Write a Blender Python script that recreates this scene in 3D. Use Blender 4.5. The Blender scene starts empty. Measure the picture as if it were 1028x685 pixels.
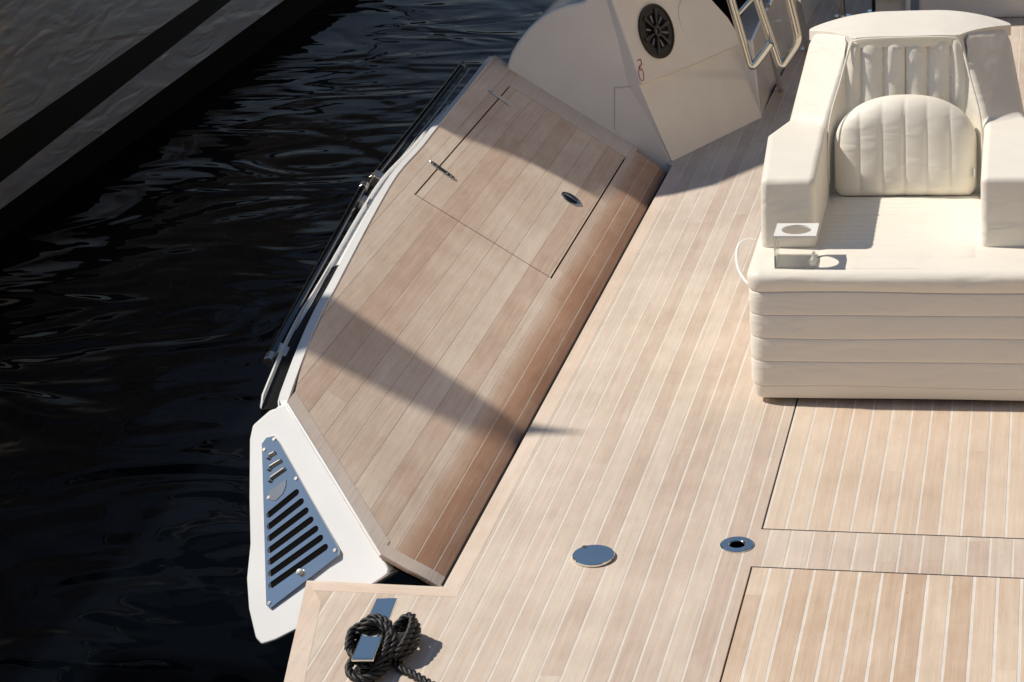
import bpy, bmesh, math, random
from mathutils import Vector, Matrix
random.seed(7)
SC = bpy.context.scene
COL = SC.collection
R = math.radians

# ------------------------------------------------------------------ camera geometry
F, CX, CY, H = 2100.0, 514.0, 342.5, 2.73
d1 = Vector((544, 882, -F)).normalized()
d2 = Vector((8330, -138, F)); d2 = (d2 - d1 * d2.dot(d1)).normalized()
d3 = d2.cross(d1)
ROT = Matrix((d2, d1, d3))            # camera -> world
CAM = Vector((0, 0, H))
def ray(px, py): return ROT @ Vector(((px - CX) / F, (CY - py) / F, -1))
def onz(px, py, z=0.0):
    v = ray(px, py); return CAM + v * ((z - CAM.z) / v.z)
def onpl(px, py, p, n):
    v = ray(px, py); p = Vector(p); n = Vector(n); return CAM + v * ((p - CAM).dot(n) / v.dot(n))

# ------------------------------------------------------------------ object helpers
def tag(o, label=None, cat=None, group=None, kind=None):
    if label: o['label'] = label
    if cat: o['category'] = cat
    if group: o['group'] = group
    if kind: o['kind'] = kind
    return o
def empty(name, loc=(0, 0, 0), rz=0, **k):
    o = bpy.data.objects.new(name, None); COL.objects.link(o)
    o.location = loc; o.rotation_euler = (0, 0, rz); o.empty_display_size = .1
    return tag(o, **k)
def build(name, bm, mat, parent=None, smooth=True, bevel=0, seg=3, subd=0, world=False, ang=40, thick=0, toff=-1, **k):
    me = bpy.data.meshes.new(name)
    bmesh.ops.recalc_face_normals(bm, faces=bm.faces) if not k.pop('keep', False) else None
    bm.to_mesh(me); bm.free()
    o = bpy.data.objects.new(name, me); COL.objects.link(o)
    if mat: me.materials.append(mat)
    if smooth:
        for p in me.polygons: p.use_smooth = True
    if thick:
        m = o.modifiers.new('s', 'SOLIDIFY'); m.thickness = thick; m.offset = toff
    if bevel:
        m = o.modifiers.new('b', 'BEVEL'); m.width = bevel; m.segments = seg; m.limit_method = 'ANGLE'; m.angle_limit = R(25)
        m.harden_normals = True
    elif smooth:
        try: me.set_sharp_from_angle(angle=R(ang))
        except Exception: pass
    if subd:
        m = o.modifiers.new('u', 'SUBSURF'); m.levels = subd; m.render_levels = subd
    if parent:
        o.parent = parent
        if world:      # geometry given in world space
            o.matrix_parent_inverse = Matrix.Translation(parent.location).inverted() if not parent.rotation_euler.z else \
                (Matrix.Translation(parent.location) @ Matrix.Rotation(parent.rotation_euler.z, 4, 'Z')).inverted()
    return tag(o, **k)
def B(): return bmesh.new()
def box(bm, x0, y0, z0, x1, y1, z1):
    v = [bm.verts.new(p) for p in ((x0,y0,z0),(x1,y0,z0),(x1,y1,z0),(x0,y1,z0),(x0,y0,z1),(x1,y0,z1),(x1,y1,z1),(x0,y1,z1))]
    for f in ((0,3,2,1),(4,5,6,7),(0,1,5,4),(1,2,6,5),(2,3,7,6),(3,0,4,7)): bm.faces.new([v[i] for i in f])
    return bm
def prism(bm, pts, off):
    """pts: 3D outline, off: extrusion vector"""
    off = Vector(off); a = [bm.verts.new(p) for p in pts]; b = [bm.verts.new(Vector(p) + off) for p in pts]
    n = len(a)
    bm.faces.new(a); bm.faces.new(b[::-1])
    for i in range(n): bm.faces.new((a[i], b[i], b[(i+1) % n], a[(i+1) % n]))
    return bm
def tube(bm, pts, r, n=12, closed=False, cap=True):
    pts = [Vector(p) for p in pts]; N = len(pts); rings = []
    rr = r if hasattr(r, '__len__') else [r] * N
    up = None
    for i, p in enumerate(pts):
        a = pts[(i-1) % N] if (closed or i > 0) else p
        b = pts[(i+1) % N] if (closed or i < N-1) else p
        t = (b - a).normalized()
        if up is None:
            up = t.orthogonal().normalized()
        up = (up - t * up.dot(t)).normalized(); s = t.cross(up)
        rings.append([bm.verts.new(p + (up * math.cos(2*math.pi*k/n) + s * math.sin(2*math.pi*k/n)) * rr[i]) for k in range(n)])
    for i in range(N if closed else N-1):
        A, Bq = rings[i], rings[(i+1) % N]
        for k in range(n): bm.faces.new((A[k], A[(k+1) % n], Bq[(k+1) % n], Bq[k]))
    if cap and not closed: bm.faces.new(rings[0][::-1]); bm.faces.new(rings[-1])
    return bm
def smooth_path(pts, k=8, closed=False):
    pts = [Vector(p) for p in pts]; out = []; N = len(pts)
    for i in range(N if closed else N-1):
        p0 = pts[(i-1) % N] if (closed or i > 0) else pts[0]; p1 = pts[i]; p2 = pts[(i+1) % N]
        p3 = pts[(i+2) % N] if (closed or i < N-2) else pts[-1]
        for j in range(k):
            t = j / k
            out.append(.5 * ((2*p1) + (p2-p0)*t + (2*p0-5*p1+4*p2-p3)*t*t + (3*p1-p0-3*p2+p3)*t**3))
    if not closed: out.append(pts[-1])
    return out
def corner_path(pts, rad=.02, k=5):
    """polyline with rounded corners"""
    pts = [Vector(p) for p in pts]; out = [pts[0]]
    for a, b, c in zip(pts, pts[1:], pts[2:]):
        u = (a-b).normalized(); w = (c-b).normalized(); r = min(rad, (a-b).length*.45, (c-b).length*.45)
        p, q = b+u*r, b+w*r
        for j in range(k+1):
            t = j/k; out.append(p*(1-t)**2 + b*2*t*(1-t) + q*t*t)
    out.append(pts[-1]); return out
def grid(bm, fn, nu, nv, uv=None, closeu=False):
    V = [[bm.verts.new(fn(i/nu, j/nv)) for j in range(nv+1)] for i in range(nu+1)]
    lay = bm.loops.layers.uv.verify() if uv else None
    for i in range(nu):
        for j in range(nv):
            try: f = bm.faces.new((V[i][j], V[i+1][j], V[i+1][j+1], V[i][j+1]))
            except ValueError: continue
            if uv:
                for l, (a, b) in zip(f.loops, ((i,j),(i+1,j),(i+1,j+1),(i,j+1))): l[lay].uv = uv(a/nu, b/nv)
    return V
def planar_uv(bm, fn=lambda p: (p.x, p.y)):
    lay = bm.loops.layers.uv.verify()
    for f in bm.faces:
        for l in f.loops: l[lay].uv = fn(l.vert.co)

# ------------------------------------------------------------------ materials
def nt(name):
    m = bpy.data.materials.new(name); m.use_nodes = True
    t = m.node_tree; return m, t, t.nodes['Principled BSDF']
def N(t, typ, **k):
    n = t.nodes.new(typ)
    for a, b in k.items():
        if a.startswith('i_'):
            key = a[2:]; key = int(key) if key.isdigit() else key.replace('_', ' ')
            n.inputs[key].default_value = b
        else: setattr(n, a, b)
    return n
def math_(t, op, a, b=None, clamp=False):
    n = t.nodes.new('ShaderNodeMath'); n.operation = op; n.use_clamp = clamp
    for i, x in enumerate((a, b)):
        if x is None: continue
        if isinstance(x, (int, float)): n.inputs[i].default_value = x
        else: t.links.new(x, n.inputs[i])
    return n.outputs[0]
def mixc(t, fac, a, b, mode='MIX'):
    n = t.nodes.new('ShaderNodeMix'); n.data_type = 'RGBA'; n.blend_type = mode
    for s, x in ((0, fac), (6, a), (7, b)):
        if isinstance(x, (int, float)): n.inputs[s].default_value = x
        elif isinstance(x, tuple): n.inputs[s].default_value = (*x, 1) if len(x) == 3 else x
        else: t.links.new(x, n.inputs[s])
    return n.outputs[2]
def plain(name, col, rough=.5, metal=0, coat=0, bump=0, bscale=200, spec=.5):
    m, t, p = nt(name)
    p.inputs['Base Color'].default_value = (*col, 1); p.inputs['Roughness'].default_value = rough
    p.inputs['Metallic'].default_value = metal; p.inputs['Coat Weight'].default_value = coat
    p.inputs['Specular IOR Level'].default_value = spec
    tc = N(t, 'ShaderNodeTexCoord')
    nz = N(t, 'ShaderNodeTexNoise', i_Scale=bscale, i_Detail=4.0); t.links.new(tc.outputs['Object'], nz.inputs['Vector'])
    if bump:
        b = N(t, 'ShaderNodeBump', i_Strength=bump, i_Distance=.002); t.links.new(nz.outputs[0], b.inputs['Height'])
        t.links.new(b.outputs[0], p.inputs['Normal'])
    # slight dirt / tone variation
    n2 = N(t, 'ShaderNodeTexNoise', i_Scale=6.0, i_Detail=6.0); t.links.new(tc.outputs['Object'], n2.inputs['Vector'])
    f = math_(t, 'MULTIPLY_ADD', n2.outputs[0], .16); f.node.inputs[2].default_value = .92
    c = mixc(t, 1.0, (*col, 1), f, 'MULTIPLY'); t.links.new(c, p.inputs['Base Color'])
    return m

def teak(name, c_lo, c_hi, caulk, grad=None, pitch=.0605, phase=0.0, seam=.0021, seamless=False, soft=1400., seglen=2.1, contrast=1.0, stain=.5):
    m, t, p = nt(name); L = t.links
    uv = N(t, 'ShaderNodeUVMap'); sep = N(t, 'ShaderNodeSeparateXYZ'); L.new(uv.outputs[0], sep.inputs[0])
    u = math_(t, 'ADD', sep.outputs[0], phase + 50*pitch); v = sep.outputs[1]
    us = math_(t, 'DIVIDE', u, pitch); idx = math_(t, 'FLOOR', us); fr = math_(t, 'FRACT', us)
    wn = N(t, 'ShaderNodeTexWhiteNoise', noise_dimensions='1D'); L.new(idx, wn.inputs['W'])
    off = math_(t, 'MULTIPLY', wn.outputs[0], 7.3)
    seg = math_(t, 'ADD', math_(t, 'DIVIDE', v, seglen), off); sidx = math_(t, 'FLOOR', seg); sfr = math_(t, 'FRACT', seg)
    w2 = N(t, 'ShaderNodeTexWhiteNoise', noise_dimensions='2D')
    cb = N(t, 'ShaderNodeCombineXYZ'); L.new(idx, cb.inputs[0]); L.new(sidx, cb.inputs[1]); L.new(cb.outputs[0], w2.inputs['Vector'])
    # grain : long streaks
    cg = N(t, 'ShaderNodeCombineXYZ'); L.new(math_(t, 'MULTIPLY', u, 95.0), cg.inputs[0]); L.new(math_(t, 'MULTIPLY', v, 2.2), cg.inputs[1])
    L.new(math_(t, 'MULTIPLY', w2.outputs[0], 40.0), cg.inputs[2])
    g = N(t, 'ShaderNodeTexNoise', i_Scale=1.0, i_Detail=5.0, i_Roughness=.62); L.new(cg.outputs[0], g.inputs['Vector'])
    # finer dashes / pores
    cg2 = N(t, 'ShaderNodeCombineXYZ'); L.new(math_(t, 'MULTIPLY', u, 420.0), cg2.inputs[0]); L.new(math_(t, 'MULTIPLY', v, 7.0), cg2.inputs[1])
    g2 = N(t, 'ShaderNodeTexNoise', i_Scale=1.0, i_Detail=2.0); L.new(cg2.outputs[0], g2.inputs['Vector'])
    # broad weathering
    bl = N(t, 'ShaderNodeTexNoise', i_Scale=2.3, i_Detail=5.0, i_Roughness=.6); L.new(uv.outputs[0], bl.inputs['Vector'])
    bl2 = N(t, 'ShaderNodeTexNoise', i_Scale=1.0, i_Detail=4.0, i_Roughness=.65); cg3 = N(t, 'ShaderNodeCombineXYZ'); L.new(math_(t, 'MULTIPLY', u, 26.0), cg3.inputs[0]); L.new(math_(t, 'MULTIPLY', v, 7.0), cg3.inputs[1]); L.new(cg3.outputs[0], bl2.inputs['Vector'])
    f = math_(t, 'MULTIPLY', math_(t, 'SUBTRACT', w2.outputs[0], .5), .62*contrast)
    f = math_(t, 'ADD', f, math_(t, 'MULTIPLY', math_(t, 'SUBTRACT', g.outputs[0], .5), .95))
    f = math_(t, 'ADD', f, math_(t, 'MULTIPLY', math_(t, 'SUBTRACT', g2.outputs[0], .5), .35))
    f = math_(t, 'ADD', f, math_(t, 'MULTIPLY', math_(t, 'SUBTRACT', bl.outputs[0], .5), 1.4))
    f = math_(t, 'ADD', f, math_(t, 'MULTIPLY', math_(t, 'SUBTRACT', bl2.outputs[0], .5), .8))
    f = math_(t, 'ADD', f, .5, True)
    col = mixc(t, f, c_lo, c_hi)
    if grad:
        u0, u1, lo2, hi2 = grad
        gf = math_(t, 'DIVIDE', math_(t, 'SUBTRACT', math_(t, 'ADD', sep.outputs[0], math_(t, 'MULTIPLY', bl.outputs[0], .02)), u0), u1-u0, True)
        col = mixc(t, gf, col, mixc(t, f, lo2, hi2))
    # per plank hue drift (pinker / yellower)
    hue = mixc(t, w2.outputs[0], (1.015, .99, .985), (.99, 1.0, 1.0)); col = mixc(t, 1.0, col, hue, 'MULTIPLY')
    # small dark spots and water marks
    vo = N(t, 'ShaderNodeTexNoise', i_Scale=38.0, i_Detail=2.0); L.new(uv.outputs[0], vo.inputs['Vector'])
    sp = math_(t, 'MULTIPLY', math_(t, 'SUBTRACT', vo.outputs[0], .70), 6.0, True)
    col = mixc(t, math_(t, 'MULTIPLY', sp, stain), col, tuple(c*.55 for c in c_lo))
    if not seamless:
        wob = N(t, 'ShaderNodeTexNoise', i_Scale=30.0, i_Detail=2.0); L.new(uv.outputs[0], wob.inputs['Vector'])
        d = math_(t, 'ABSOLUTE', math_(t, 'SUBTRACT', fr, .5))
        d = math_(t, 'MULTIPLY', math_(t, 'SUBTRACT', .5, d), pitch)       # distance to seam in metres
        wd = math_(t, 'MULTIPLY', math_(t, 'ADD', wob.outputs[0], .5), seam)
        ms = math_(t, 'SUBTRACT', 1.0, math_(t, 'MULTIPLY', math_(t, 'SUBTRACT', d, wd), soft, True), True)
        # butt joints between lengths of plank
        ds = math_(t, 'ABSOLUTE', math_(t, 'SUBTRACT', sfr, .5)); ds = math_(t, 'MULTIPLY', math_(t, 'SUBTRACT', .5, ds), seglen)
        mb = math_(t, 'MULTIPLY', math_(t, 'SUBTRACT', 1.0, math_(t, 'MULTIPLY', ds, 900.0, True), True), .35)
        col = mixc(t, mb, col, tuple(c*.6 for c in c_lo))
        # caulk is dirtier in places
        cd = mixc(t, bl2.outputs[0], tuple(c*.72 for c in caulk), tuple(min(1, c*1.15) for c in caulk))
        col = mixc(t, ms, col, cd)
    L.new(col, p.inputs['Base Color']); p.inputs['Roughness'].default_value = .62
    p.inputs['Specular IOR Level'].default_value = .35
    h = math_(t, 'ADD', g.outputs[0], math_(t, 'MULTIPLY', g2.outputs[0], .6))
    if not seamless: h = math_(t, 'SUBTRACT', h, math_(t, 'MULTIPLY', ms, 1.2))
    bp = N(t, 'ShaderNodeBump', i_Strength=.55, i_Distance=.0012); L.new(h, bp.inputs['Height']); L.new(bp.outputs[0], p.inputs['Normal'])
    return m

DK_LO, DK_HI = (.48, .385, .30), (.69, .585, .48)
CAULK = (.72, .655, .57)
M_deck = teak('teak_deck', DK_LO, DK_HI, CAULK, contrast=.75, seglen=3.6, seam=.0022, soft=700.)
M_hatchA = teak('teak_hatch_forward', (.53, .405, .30), (.71, .585, .46), (.73, .67, .59), phase=.021, contrast=.6, soft=800., seam=.0026, seglen=4)
M_hatchB = teak('teak_hatch_aft', (.49, .36, .25), (.72, .585, .455), (.75, .69, .61), phase=.036, contrast=1.05, seglen=4, seam=.0032, soft=800.)
M_plain = teak('teak_margin', (.57, .45, .345), (.76, .64, .53), CAULK, seamless=True, contrast=.3)
M_wing = teak('teak_wing', (.62, .455, .33), (.89, .745, .595), (.44, .34, .27), pitch=.078, seam=.0005, phase=.012, contrast=1.0, seglen=3.1)
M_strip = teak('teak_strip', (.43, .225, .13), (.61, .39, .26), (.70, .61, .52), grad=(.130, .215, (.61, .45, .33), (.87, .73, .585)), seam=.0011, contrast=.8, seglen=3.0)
M_wingplain = teak('teak_wing_margin', (.66, .56, .46), (.84, .74, .64), CAULK, seamless=True, contrast=.2)
M_gel = plain('white_gelcoat', (.86, .80, .71), .22, coat=.5)
M_gelw = plain('bright_gelcoat', (.82, .81, .78), .25, coat=.4)
M_dark = plain('dark_void', (.006, .005, .0045), .9, spec=.05)
M_blackgel = plain('black_gloss', (.005, .0045, .004), .45, spec=.15)
M_rubber = plain('black_rubber', (.008, .008, .008), .5, bump=.3)
M_steel = plain('polished_steel', (.78, .78, .71), .07, metal=1)
M_satin = plain('satin_steel', (.55, .50, .44), .32, metal=1)
M_white = plain('white_plastic', (.80, .79, .75), .35)
M_red = plain('red_print', (.45, .03, .03), .5)

def vinyl():
    m, t, p = nt('cream_vinyl'); L = t.links
    tc = N(t, 'ShaderNodeTexCoord')
    a = N(t, 'ShaderNodeTexNoise', i_Scale=420.0, i_Detail=3.0); L.new(tc.outputs['Object'], a.inputs['Vector'])
    mp = N(t, 'ShaderNodeMapping'); mp.inputs['Scale'].default_value = (5, 7, 14); L.new(tc.outputs['Object'], mp.inputs['Vector'])
    b = N(t, 'ShaderNodeTexNoise', i_Scale=1.0, i_Detail=2.0, i_Distortion=.6); L.new(mp.outputs[0], b.inputs['Vector'])
    h = math_(t, 'ADD', math_(t, 'MULTIPLY', a.outputs[0], .035), b.outputs[0])
    bp = N(t, 'ShaderNodeBump', i_Strength=.6, i_Distance=.012); L.new(h, bp.inputs['Height']); L.new(bp.outputs[0], p.inputs['Normal'])
    n2 = N(t, 'ShaderNodeTexNoise', i_Scale=4.0, i_Detail=6.0); L.new(tc.outputs['Object'], n2.inputs['Vector'])
    c = mixc(t, n2.outputs[0], (.80, .74, .625), (.85, .80, .695)); L.new(c, p.inputs['Base Color'])
    p.inputs['Roughness'].default_value = .52; p.inputs['Specular IOR Level'].default_value = .35
    p.inputs['Sheen Weight'].default_value = .1
    return m
M_vinyl = vinyl()

def water():
    m, t, p = nt('harbour_water'); L = t.links
    p.inputs['Base Color'].default_value = (.0015, .0025, .004, 1); p.inputs['Roughness'].default_value = .02
    p.inputs['IOR'].default_value = 1.33; p.inputs['Specular IOR Level'].default_value = .27
    tc = N(t, 'ShaderNodeTexCoord')
    mp = N(t, 'ShaderNodeMapping'); mp.inputs['Scale'].default_value = (1.0, 1.7, 1); mp.inputs['Rotation'].default_value = (0, 0, R(14))
    L.new(tc.outputs['Object'], mp.inputs['Vector'])
    a = N(t, 'ShaderNodeTexNoise', i_Scale=.85, i_Detail=1.2, i_Distortion=2.0); L.new(mp.outputs[0], a.inputs['Vector'])
    b = N(t, 'ShaderNodeTexNoise', i_Scale=3.2, i_Detail=1.0, i_Distortion=.8); L.new(mp.outputs[0], b.inputs['Vector'])
    h = math_(t, 'ADD', a.outputs[0], math_(t, 'MULTIPLY', b.outputs[0], .08))
    md = N(t, 'ShaderNodeTexNoise', i_Scale=.35, i_Detail=2.0); L.new(tc.outputs['Object'], md.inputs['Vector'])
    h = math_(t, 'MULTIPLY', h, math_(t, 'ADD', .25, math_(t, 'MULTIPLY', math_(t, 'SUBTRACT', md.outputs[0], .3), 2.2, True)))
    bp = N(t, 'ShaderNodeBump', i_Strength=1.0, i_Distance=.05); L.new(h, bp.inputs['Height']); L.new(bp.outputs[0], p.inputs['Normal'])
    return m
M_water = water()

def boat_paint(name, col, rough=.12):
    m, t, p = nt(name); L = t.links
    p.inputs['Base Color'].default_value = (*col, 1); p.inputs['Roughness'].default_value = rough; p.inputs['Coat Weight'].default_value = .6
    p.inputs['Coat Roughness'].default_value = .04
    tc = N(t, 'ShaderNodeTexCoord'); a = N(t, 'ShaderNodeTexNoise', i_Scale=1.0, i_Detail=2.0, i_Distortion=1.2); mpp = N(t, 'ShaderNodeMapping'); mpp.inputs['Scale'].default_value = (2, 1.6, 6); L.new(tc.outputs['Object'], mpp.inputs['Vector']); L.new(mpp.outputs[0], a.inputs['Vector'])
    bp = N(t, 'ShaderNodeBump', i_Strength=.8, i_Distance=.02); L.new(a.outputs[0], bp.inputs['Height']); L.new(bp.outputs[0], p.inputs['Normal'])
    return m
M_nhull = boat_paint('grey_hull_paint', (.36, .355, .36))
M_nblack = plain('black_boot_paint', (.003, .003, .003), .55, spec=.12)
M_nstripe = boat_paint('pale_grey_stripe_paint', (.30, .30, .32), .2)
M_nanti = plain('black_antifouling', (.003, .003, .003), .8, spec=.1)
M_canvas = plain('grey_canvas', (.30, .29, .27), .8)

def acrylic():
    m, t, p = nt('clear_acrylic')
    p.inputs['Base Color'].default_value = (.93, .93, .90, 1); p.inputs['Transmission Weight'].default_value = .8
    p.inputs['Roughness'].default_value = .12; p.inputs['IOR'].default_value = 1.2
    return m
M_acr = acrylic()

# ------------------------------------------------------------------ world, sun, camera
EL = 51.0
SHX = lambda z: (z-.2)*(1/math.tan(math.radians(50)) - 1/math.tan(math.radians(EL)))
w = bpy.data.worlds.new('World'); SC.world = w; w.use_nodes = True
t = w.node_tree; bg = t.nodes['Background']
sky = t.nodes.new('ShaderNodeTexSky'); sky.sky_type = 'NISHITA'; sky.sun_disc = False
sky.sun_elevation = R(EL); sky.sun_rotation = R(-88); sky.air_density = 1.0; sky.dust_density = .2; sky.ozone_density = 2.0
t.links.new(sky.outputs[0], bg.inputs[0]); bg.inputs[1].default_value = .085
sd = bpy.data.lights.new('sun', 'SUN'); sd.energy = 4.3; sd.angle = R(.9); sd.color = (1.0, .93, .83)
so = bpy.data.objects.new('sun', sd); COL.objects.link(so)
AZ = 2.0
tosun = Vector((-math.cos(R(EL))*math.cos(R(AZ)), math.cos(R(EL))*math.sin(R(AZ)), math.sin(R(EL))))
YSH = math.tan(R(AZ))/math.tan(R(EL))
so.rotation_euler = tosun.to_track_quat('Z', 'Y').to_euler(); so.location = (-8, 5, 12)
SC.view_settings.view_transform = 'Standard'; SC.view_settings.look = 'None'; SC.view_settings.exposure = 0; SC.view_settings.gamma = 1
cd = bpy.data.cameras.new('camera'); cd.sensor_width = 36; cd.lens = F / 1028 * 36; cd.clip_end = 2000; cd.clip_start = .05
co = bpy.data.objects.new('camera', cd); COL.objects.link(co)
co.matrix_world = Matrix.Translation(CAM) @ ROT.to_4x4(); SC.camera = co

# ------------------------------------------------------------------ water
b = B(); v = [b.verts.new(p) for p in ((-400,-400,-1.1),(400,-400,-1.1),(400,400,-1.1),(-400,400,-1.1))]; b.faces.new(v)
build('water', b, M_water, kind='structure')

# ------------------------------------------------------------------ deck
GX, GY0, GY1, GY2 = -.752, 5.044, 5.271, 6.75
g = .0028
def sheet(name, rects, mat, thick=.03, z=0, **k):
    b = B()
    for r in rects:
        if len(r) == 4 and not hasattr(r[0], '__len__'):
            x0, y0, x1, y1 = r; pts = [(x0,y0,z),(x1,y0,z),(x1,y1,z),(x0,y1,z)]
        else: pts = [(x, y, z) for x, y in r]
        prism(b, pts, (0, 0, -thick))
    planar_uv(b); return build(name, b, mat, smooth=False, **k)
XE = -1.576
RX = 1.6
lb = [(308, 583), (303, 605), (297, 632), (291, 658), (285, 685)]
LBw = [onz(*p) for p in lb]
left = [(-1.60, 2.5)] + [(p.x, p.y) for p in reversed(LBw)]
deck = sheet('deck', [
    [(x, y) for x, y in ([(GX-g, 2.5), (GX-g, 13.5), (-1.2, 13.5), (-1.25, 11.5), (-1.28, 9.5), (-1.60, 8.72), (XE, 8.70), (XE, 4.853)] + [(p.x, p.y) for p in LBw] + [(-1.70, 3.6), (-1.60, 2.5)])],
    (GX-g, GY0+g, RX, GY1-g), (GX-g, GY2+g, RX, 13.5)], M_deck, kind='structure')
sub = sheet('sub_deck', [(-1.5, 2.5, RX, 13.5)], M_dark, z=-.012, thick=.01); sub.parent = deck
hA = sheet('deck_hatch', [(GX+g, GY1+g, RX, GY2-g)], M_hatchA); hA.parent = deck; hA['label'] = 'forward flush teak hatch running under the seat'
hB = sheet('deck_hatch', [(GX+g, 2.5, RX, GY0-g)], M_hatchB); hB.parent = deck; hB['label'] = 'aft flush teak hatch with stronger brown planks'
# margin boards: along the notch, along the outer edge, along the left edge
b = B()
prism(b, [(LBw[0].x, 4.853, .0006), (XE, 4.853, .0006), (XE+.052, 4.80, .0006), (LBw[0].x+.04, 4.80, .0006)], (0, 0, -.02)); planar_uv(b, lambda p: (p.y, p.x))
o = build('margin_board', b, M_plain, deck, smooth=False)
b = B(); prism(b, [(XE, 4.855, .0006), (XE, 8.69, .0006), (XE+.052, 8.60, .0006), (XE+.052, 4.802, .0006)], (0, 0, -.02)); planar_uv(b)
build('margin_board', b, M_plain, deck, smooth=False)
b = B(); L2 = [p + Vector((.055, 0, 0)) for p in LBw]
pts = [(p.x, p.y, .0006) for p in LBw] + [(p.x, p.y, .0006) for p in reversed(L2)]
pts[-1] = (LBw[0].x+.04, 4.80, .0006); prism(b, pts, (0, 0, -.02)); planar_uv(b)
build('margin_board', b, M_plain, deck, smooth=False)
# hull body under the deck with a pale fascia along the fold-down wing
b = B(); box(b, XE+.001, 2.5, -.11, -1.2, 8.74, -.031); build('fascia', b, M_gel, deck, smooth=False)
b = B(); prism(b, [(-1.50, 2.5, -1.3), (-1.50, 13, -1.3), (1.5, 13, -1.3), (1.5, 2.5, -1.3)], (0, 0, 1.15)); build('hull', b, M_gelw, deck, smooth=False)
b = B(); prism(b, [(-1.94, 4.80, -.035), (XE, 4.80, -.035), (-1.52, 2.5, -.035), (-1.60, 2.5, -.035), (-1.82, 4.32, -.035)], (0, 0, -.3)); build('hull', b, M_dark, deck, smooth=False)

# ------------------------------------------------------------------ fold-down side wing
_K = [(-1.590, -.112), (-1.612, -.074), (-1.640, -.036), (-1.675, .002), (-1.707, .034), (-1.755, .073)]
PR = [(q[0], q[1]) for q in _K[:1]]
def _slope(x):      # steeper at the hinge, easing to a constant tilt
    t = max(0.0, min(1.0, (-1.590-x)/.12)); t = t*t*(3-2*t)
    return .94*(1-t) + .660*t
_z = -.128
for _i in range(1, 35):
    _x = -1.590 - .005*_i; _z += .005*_slope(_x+.0025); PR.append((_x, _z))
_d = .0755 - [z for x, z in PR if abs(x+1.755) < .001][0]
PR[0] = (-1.590, -.128)
PR = [(x, z+_d) for x, z in PR]; _z += _d
PR.append((-2.6, _z + .660*(2.6-1.760)))
def prof(x):
    if x >= PR[0][0]: return PR[0][1]
    for (a, za), (c, zc) in zip(PR, PR[1:]):
        if a >= x >= c: return za + (zc-za)*(a-x)/(a-c)
    return PR[-1][1]
ARC = {}
def arc(x):
    s = 0; px, pz = PR[0]
    for (cx, cz) in PR[1:]:
        if x >= cx: return s + math.hypot(px-x, pz-prof(x))
        s += math.hypot(px-cx, pz-cz); px, pz = cx, cz
    return s
def onprof(px, py):
    v = ray(px, py); f = lambda t: (CAM+v*t).z - prof((CAM+v*t).x)
    lo = 3.0
    while f(lo+.02) > 0 and lo < 14: lo += .02
    hi = lo+.02
    for _ in range(20):
        m = (lo+hi)/2
        if f(m) > 0: lo = m
        else: hi = m
    return CAM + v*lo
OUT = [(288,404),(308,349),(324,312),(337,288),(352,259),(377,212),(399,175),(423,148),(437,130),(460,102),(495,57)]
OUTw = [onprof(*p) for p in OUT]
OUTw = smooth_path(OUTw, 4)
YT = 8.745
wing = empty('fold_down_wing', (-1.62, 6.8, -.06), label='teak covered fold-out side wing with white rim, tilted up over the water', cat='boat wing')
def W(x, y, dz=0): return Vector((x, y, prof(x)+dz))
A_ = onprof(288, 404); Hh = onprof(383, 557); Bm = onprof(409, 571.5); Bc = onprof(436, 586)
def ymin(x):
    if x < Hh.x: return A_.y + (Hh.y-A_.y)*(x-A_.x)/(Hh.x-A_.x) if x > A_.x else next((a.y + (b_.y-a.y)*(a.x-x)/(a.x-b_.x) for a, b_ in zip(OUTw, OUTw[1:]) if a.x >= x >= b_.x and a.x > b_.x), OUTw[-1].y)
    if x < Bm.x: return Hh.y + (Bm.y-Hh.y)*(x-Hh.x)/(Bm.x-Hh.x)
    return Bm.y + (Bc.y-Bm.y)*(x-Bm.x)/(Bc.x-Bm.x)
def ymax(x): return YT + .06*max(0, (-1.75-x)/.6)
def patch(name, x0, x1, fy0, fy1, mat, dz=0, nx=None, ny=6, parent=wing, thick=.012):
    xs = sorted(set([x0, x1] + [p[0] for p in PR if x0 < p[0] < x1] + [x0+(x1-x0)*i/(nx or 8) for i in range(1, (nx or 8))]))
    b = B(); lay = b.loops.layers.uv.verify(); V = []
    for x in xs:
        a, c = fy0(x), fy1(x)
        V.append([b.verts.new(W(x, a+(c-a)*j/ny, dz)) for j in range(ny+1)])
    for i in range(len(xs)-1):
        for j in range(ny):
            vs = (V[i][j], V[i+1][j], V[i+1][j+1], V[i][j+1])
            if (vs[0].co-vs[3].co).length < 1e-6 and (vs[1].co-vs[2].co).length < 1e-6: continue
            f = b.faces.new(vs)
            for l in f.loops: l[lay].uv = (arc(l.vert.co.x), l.vert.co.y)
            f.normal_update()
            if f.normal.z < 0: f.normal_flip()
    return build(name, b, mat, parent, world=True, thick=thick, toff=-1, smooth=False, keep=True)
HX0, HX1, HY0, HY1 = -2.251, -1.757, 7.068, 8.575
STR = -1.735
gg = .0022
xo = min(p.x for p in OUTw)+.0005
MB = .05
K = lambda c: (lambda x: c)
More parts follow.
